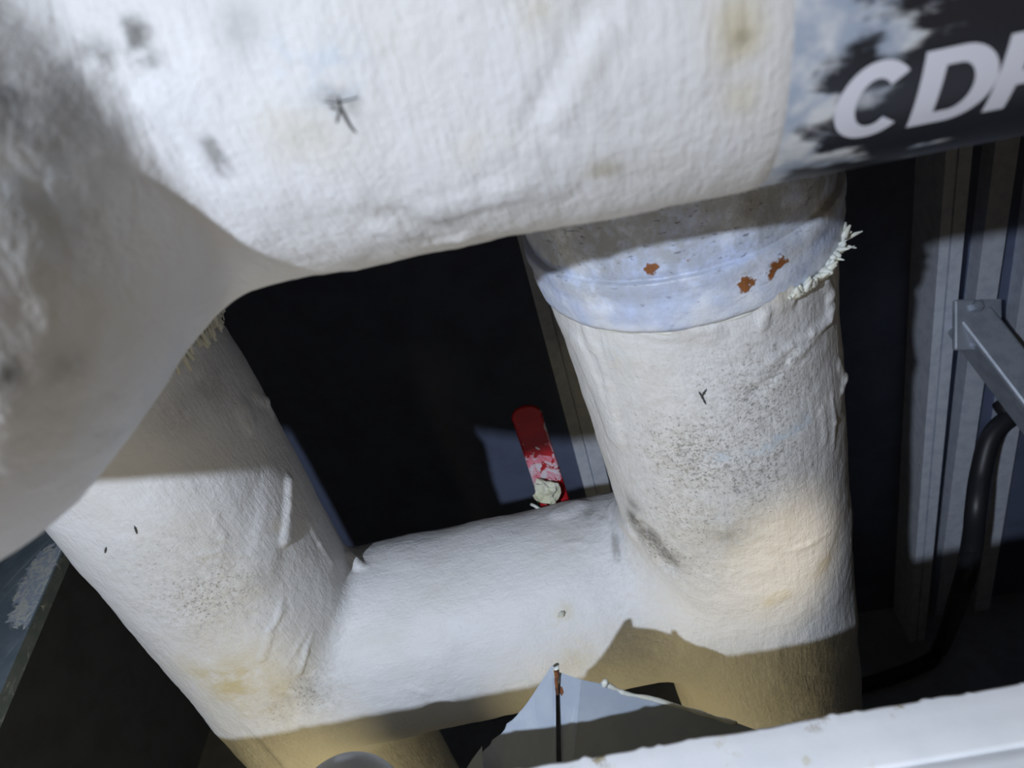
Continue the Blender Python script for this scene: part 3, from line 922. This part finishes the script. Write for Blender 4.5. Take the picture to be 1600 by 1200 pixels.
# ---------------------------------------------------------------- folded sheet-metal corner standing behind the sill
M['sheet_grey'] = mat_plain('primed_sheet', (0.33, 0.38, 0.46), 0.5, 0.0, (0.38, 0.43, 0.50), 25, 0.0003, 120)
M['rust'] = mat_plain('rust', (0.20, 0.07, 0.02), 0.9, 0, (0.08, 0.03, 0.015), 200)
ZB = 0.505
def jag(P, Qp, n, amp):
    out = []
    for i in range(n):
        s_ = i / n
        p = P + (Qp - P) * s_
        out.append(p + (0 if i == 0 else 1) * cv((random.uniform(-amp, amp), random.uniform(-amp, amp), 0)))
    return out
brk = empty('folded_bracket', px(880, 1330, 0.50), 'grey folded sheet metal corner with a pointed split tip, behind the white sill', 'bracket')
tipL = px(862, 1040, ZB)
left_poly = jag(tipL, px(822, 1100, 0.505), 4, .0003) + jag(px(822, 1100, 0.505), px(745, 1186, 0.52), 14, .0011) + [px(735, 1198, 0.52), px(690, 1330, 0.53), px(871, 1330, 0.50), px(869, 1180, 0.50), px(868, 1056, ZB), px(869, 1044, ZB)]
V, Fc = sheet(left_poly, 0.0011, unit(np.array(CAM) - tipL) * -1)
mesh_obj('left_leaf', V, Fc, M['sheet_grey'], brk, smooth=False)
right_poly = [px(873, 1050, ZB + .002)] + [px(908, 1062, 0.493), px(940, 1068, 0.496), px(965, 1077, 0.50), px(1020, 1091, 0.505), px(1085, 1110, 0.515), px(1150, 1129, 0.525), px(1180, 1140, 0.53), px(1180, 1330, 0.54), px(882, 1330, 0.505), px(878, 1180, 0.502)]
V, Fc = sheet(right_poly, 0.0011, unit(np.array(CAM) - tipL) * -1)
rl = mesh_obj('right_leaf', V, Fc, M['sheet_grey'], brk, smooth=False)
V, Fc = tube([px(866, 1046, ZB - .001), px(868, 1041, ZB - .0005), px(869, 1050, ZB - .0005), px(871, 1066, ZB)], [0.0008, 0.0030, 0.0022, 0.0010], 10)
tb = mesh_obj('tip_blob', V, Fc, M['sealant'], brk)
V, Fc = tube(spline([px(869, 1048, ZB - .0035), px(870, 1056, ZB - .003), px(869.5, 1066, ZB - .003), px(871, 1085, ZB - .001)], 14), [0.0017 - 0.0009 * i / 13 + 0.0004 * random.random() for i in range(14)][:len(spline([px(869, 1048, ZB - .0035), px(870, 1056, ZB - .003), px(869.5, 1066, ZB - .003), px(871, 1085, ZB - .001)], 14))], 8)
mesh_obj('rust_streak', V, Fc, M['rust'], brk)
V, Fc = tube([px(877, 1073, ZB + .0005), px(879, 1080, ZB + .0005), px(878, 1087, ZB + .001)], [0.0008, 0.0020, 0.0006], 8)
mesh_obj('rust_spot', V, Fc, M['rust'], brk)
pp_ = spline([px(940, 1066, 0.494), px(962, 1076, 0.497), px(980, 1084, 0.499), px(1020, 1092, 0.503), px(1085, 1111, 0.513), px(1120, 1122, 0.519), px(1150, 1130, 0.524)], 40)
V, Fc = tube(pp_, [0.0007 + 0.0008 * abs(math.sin(i * 0.43)) + 0.0004 * random.random() for i in range(len(pp_))], 9)
mesh_obj('sealant_bead', V, Fc, M['sealant'], brk)
V, Fc = tube([px(944, 1072, .494), px(946, 1065, .493), px(948, 1062, .493)], [0.002, 0.0022, 0.0012], 9)
mesh_obj('sealant_drip', V, Fc, M['sealant'], brk)
for pts_ in ([(884, 1086), (905, 1090), (925, 1097), (936, 1102)], [(880, 1062), (905, 1070), (930, 1076), (955, 1086)], [(885, 1072), (910, 1080), (940, 1090)]):
    q_ = spline([px(a_, b_, ZB + 0.001 + (a_ - 870) * 0.00008) for a_, b_ in pts_], 16)
    V, Fc = tube(q_, [0.0011 + 0.0005 * math.sin(i) for i in range(len(q_))], 8)
    mesh_obj('paint_run', V, Fc, M['sheet_grey'], brk)
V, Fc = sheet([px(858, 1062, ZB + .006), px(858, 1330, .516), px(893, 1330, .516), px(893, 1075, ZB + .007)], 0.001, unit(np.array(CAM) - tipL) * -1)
mesh_obj('slit_light_stop', V, Fc, M['dark_pipe'], brk, smooth=False)  # dark backing added to stop light coming through the slit between the leaves
tab = [px(753, 1166, 0.50), px(738, 1186, 0.503), px(720, 1215, 0.507), px(700, 1330, .515), px(758, 1330, 0.505), px(755, 1200, 0.50)]
V, Fc = sheet(tab, 0.0012, unit(np.array(CAM) - tipL) * -1)
tb = mesh_obj('side_tab', V, Fc, M['sheet_grey'], brk, smooth=False)

# ---------------------------------------------------------------- grey domed pipe end
M['grey_plastic'] = mat_plain('grey_plastic', (0.50, 0.52, 0.54), 0.45, 0, (0.46, 0.48, 0.50), 14)
dz_ = 0.52
dc_ = px(545, 1275, dz_)
rd = 0.041
prof = [(rd * math.sin(a), rd * math.cos(a) * 0.85) for a in np.linspace(0.02, math.pi / 2, 18)]
zc = dc_[2]
bot = np.array([dc_[0], dc_[1], 0.0])
V, Fc = lathe(bot, (0, 0, 1), [(0.0, rd * 0.94), (zc - 0.045, rd * 0.94), (zc - 0.043, rd), (zc, rd)] + [(zc + rd * 0.85 * math.sin(a), rd * math.cos(a)) for a in np.linspace(0.08, 1.55, 16)], 56)
dome = empty('domed_pipe_end', bot, 'grey plastic pipe end with a rounded cap standing before the left riser', 'pipe')
Vt = np.array(V)
mesh_obj('pipe_body', *lathe(bot, (0, 0, 1), [(0.0, rd * 0.92), (zc - 0.03, rd * 0.92)], 48), M['grey_plastic'], dome)
mesh_obj('rounded_cap', *lathe(bot, (0, 0, 1), [(zc - 0.045, rd), (zc, rd)] + [(zc + rd * 0.85 * math.sin(a), rd * math.cos(a)) for a in np.linspace(0.08, 1.55, 16)], 56), M['grey_plastic'], dome)

# ---------------------------------------------------------------- steel tray on the left
t = NT('tray_paint')
sv = t.stretch((0.3, 1, 0), 0.12)
tc = t.mix(t.ramp(t.noise(60, 4, 0.6), 0.35, 0.7), (0.15, 0.195, 0.23), (0.20, 0.245, 0.28))
tc = t.mix(t.math('MULTIPLY', t.ramp(t.noise(150, 3, 0.6, vec=sv), 0.60, 0.68), 0.6), tc, (0.36, 0.42, 0.48))
tp = t.ramp(t.math('ADD', t.noise(70, 5, 0.65, dist=1.0), t.math('MULTIPLY', t.attr('paint'), 0.55)), 0.80, 0.90)
tc = t.mix(tp, tc, t.mix(t.ramp(t.noise(110, 4, 0.6, dist=1.5), 0.40, 0.6), (0.40, 0.46, 0.56), (0.66, 0.68, 0.62)))
M['tray'] = t.done(tc, 0.4, 0, t.bump(tp, 0.0008, 0.6), 0.5)
g0 = px(96, 862, 0.86)
g1 = g0 + (px(2, 1078, 0.86) - g0)
# the tray's top is level: find where the near pixel meets that level
rr_ = ray_w(0, 1080)
g1 = CAM + rr_ * ((g0[2] - CAM[2]) / rr_[2])
gd = unit(g1 - g0)
g0b = g0 - gd * 0.25
g1b = g0 + gd * 0.75
gl = unit(np.cross(np.array([0, 0, 1.0]), gd)); gl = gl if gl[0] < 0 else -gl
tray = empty('steel_tray', g0 + gl * .15 - np.array([0, 0, g0[2]]), 'dark teal steel tray smeared with white paint beside the left riser', 'tray')
nx_, ny_ = 90, 40
V, Fc = [], []
Lg = np.linalg.norm(g1b - g0b)
for i in range(nx_ + 1):
    for j in range(ny_ + 1):
        p_ = g0b + gd * Lg * i / nx_; V.append(p_ + gl * ((XL - p_[0]) / gl[0] - 0.0005) * (j / ny_) ** 1.5)
for i in range(nx_):
    for j in range(ny_):
        a_ = i * (ny_ + 1) + j
        Fc.append((a_, a_ + ny_ + 1, a_ + ny_ + 2, a_ + 1))
V = np.array(V)
TB = BVHTree.FromPolygons(V.tolist(), Fc)
pm = blobs(V, TB, [(80, 872, 48, 950, .026, 1.0), (66, 900, .03, .9), (40, 940, .02, .6)])
n_ = len(V)
V2 = np.concatenate([V, V - np.array([0, 0, 0.003])])
F2 = Fc + [tuple(i + n_ for i in f[::-1]) for f in Fc]
mesh_obj('tray_top', V2, F2, M['tray'], tray, smooth=False, attrs={'paint': np.concatenate([pm, pm])})
c_ = (g0b + g1b) / 2 - np.array([0, 0, 0.008])
V, Fc = box(c_ - gl * 0.0005, (gd, gl, np.array([0, 0, 1.0])), (Lg / 2, 0.0012, 0.0082))
mesh_obj('tray_lip', V, Fc, M['tray'], tray, smooth=False, attrs={'paint': np.full(8, 0.35)})
# ---------------------------------------------------------------- wall studs behind
def wall_pt(x, y, gap=0.0):
    r = ray_w(x, y)
    return CAM + r * ((YB - gap - CAM[1]) / r[1])
def stud(name, xt, yt, xb, yb, w, dep, label, slot=True, group=None, zb=None):
    a, b = wall_pt(xt, yt, dep), wall_pt(xb, yb, dep)
    d = unit(b - a)
    top = a - d * ((a[2] - (ZT - 0.002)) / d[2]); bot = a + d * ((0.001 - a[2]) / d[2])
    if zb is not None: bot = a + d * ((zb - a[2]) / d[2])
    x_ = unit(np.array([1.0, 0, 0]) - d * d[0]); y_ = np.cross(d, x_); y_ = y_ if y_[1] > 0 else -y_
    root = empty(name, bot, label, 'stud', group)
    L = np.linalg.norm(top - bot); mid = (top + bot) / 2
    def bar(nm, x0, x1, y0, y1):
        V, Fc = box(mid + x_ * (x0 + x1) / 2 + y_ * (y0 + y1) / 2, (d, x_, y_), (L / 2, abs(x1 - x0) / 2, abs(y1 - y0) / 2))
        mesh_obj(nm, V, Fc, M['stud'], root, smooth=False)
    if slot:
        f = w * 0.42
        bar('face_strip', 0, f, 0, 0.0015); bar('face_strip', w - w * .5, w, 0, 0.0015); bar('groove', f, w * .5, 0.006, 0.0075)
        bar('groove_side', f - .0012, f, 0.0015, .0075); bar('groove_side', w * .5, w * .5 + .0012, .0015, .0075)
    else:
        bar('face_strip', 0, w, 0, 0.0015)
    bar('side_web', 0, 0.0012, 0.0015, dep); bar('side_web', w - 0.0012, w, 0.0015, dep)
    return root
stud('wall_stud', 1468, 375, 1436, 800, 0.029, 0.08, 'pale slotted metal stud on the back wall nearest the right riser')
stud('wall_stud', 1535, 385, 1478, 830, 0.028, 0.03, 'plain metal stud on the back wall behind the square tube', slot=False)
stud('wall_stud', 1598, 440, 1545, 800, 0.028, 0.03, 'plain metal stud behind the hanging cable', slot=False)
stud('wall_stud', 880, 640, 920, 790, 0.042, 0.05, 'grey slotted metal stud on the back wall behind the red lever')

# ---------------------------------------------------------------- square tube arm, cable
zt_ = 1.0
ta, tbp = px(1512, 498, zt_), px(1660, 690, zt_ - 0.06)
td = unit(tbp - ta)
tx = unit(np.cross(td, cv((0, 0, 1)))); ty = np.cross(td, tx)
arm = empty('square_tube_arm', tbp, 'galvanised square tube arm with bolted end on the pale slotted stud', 'tube')
tend = ta + td * 0.60
V, Fc = box((ta + tend) / 2, (td, tx, ty), (np.linalg.norm(tend - ta) / 2, 0.023, 0.023))
bevel(mesh_obj('square_tube', V, Fc, M['steel'], arm, smooth=False), 0.004)
V, Fc = box(px(1512, 508, zt_ - 0.018) , (cv((1, 0, 0)), cv((0, 1, 0)), cv((0, 0, 1))), (0.019, 0.033, 0.004))
bevel(mesh_obj('end_plate', V, Fc, M['steel'], arm, smooth=False), 0.003)
V, Fc = box(px(1500, 492, zt_ + 0.05), (cv((1, 0, 0)), cv((0, 1, 0)), cv((0, 0, 1))), (0.012, 0.014, 0.07))
mesh_obj('stud_clip', V, Fc, M['steel'], arm, smooth=False)
for (x_, y_) in ((1528, 478), (1529, 534)):
    p_ = px(x_, y_, zt_ - 0.027)
    V, Fc = lathe(p_, cv((0, 0, 1)), [(-0.005, 0.002), (-0.0045, 0.0055), (-0.002, 0.0072), (0.006, 0.0075)], 6)
    mesh_obj('bolt_head', V, Fc, M['steel'], arm, smooth=False)
wp = [(1640, 622, 1.06), (1590, 645, 1.06), (1550, 680, 1.06), (1532, 740, 1.06), (1524, 800, 1.05), (1518, 860, 1.08), (1500, 930, 1.09)]
def floor_pt(x, y, up):
    r = ray_w(x, y)
    return CAM + r * ((up - CAM[2]) / r[2])
V, Fc = tube(spline([np.array([XR - .001, px(*wp[0])[1] , px(*wp[0])[2] + .02])] + [px(*q) for q in wp] + [floor_pt(1470, 1010, 0.02), floor_pt(1440, 1040, 0.0136), floor_pt(1330, 1075, 0.0136), floor_pt(1200, 1090, 0.0136)], 110), 0.0135, 14)
cb = mesh_obj('hanging_cable', V, Fc, M['black'], root=px(1487, 890, 1.1))
tag(cb, 'black rubber cable hanging in a loop below the square tube', 'cable')
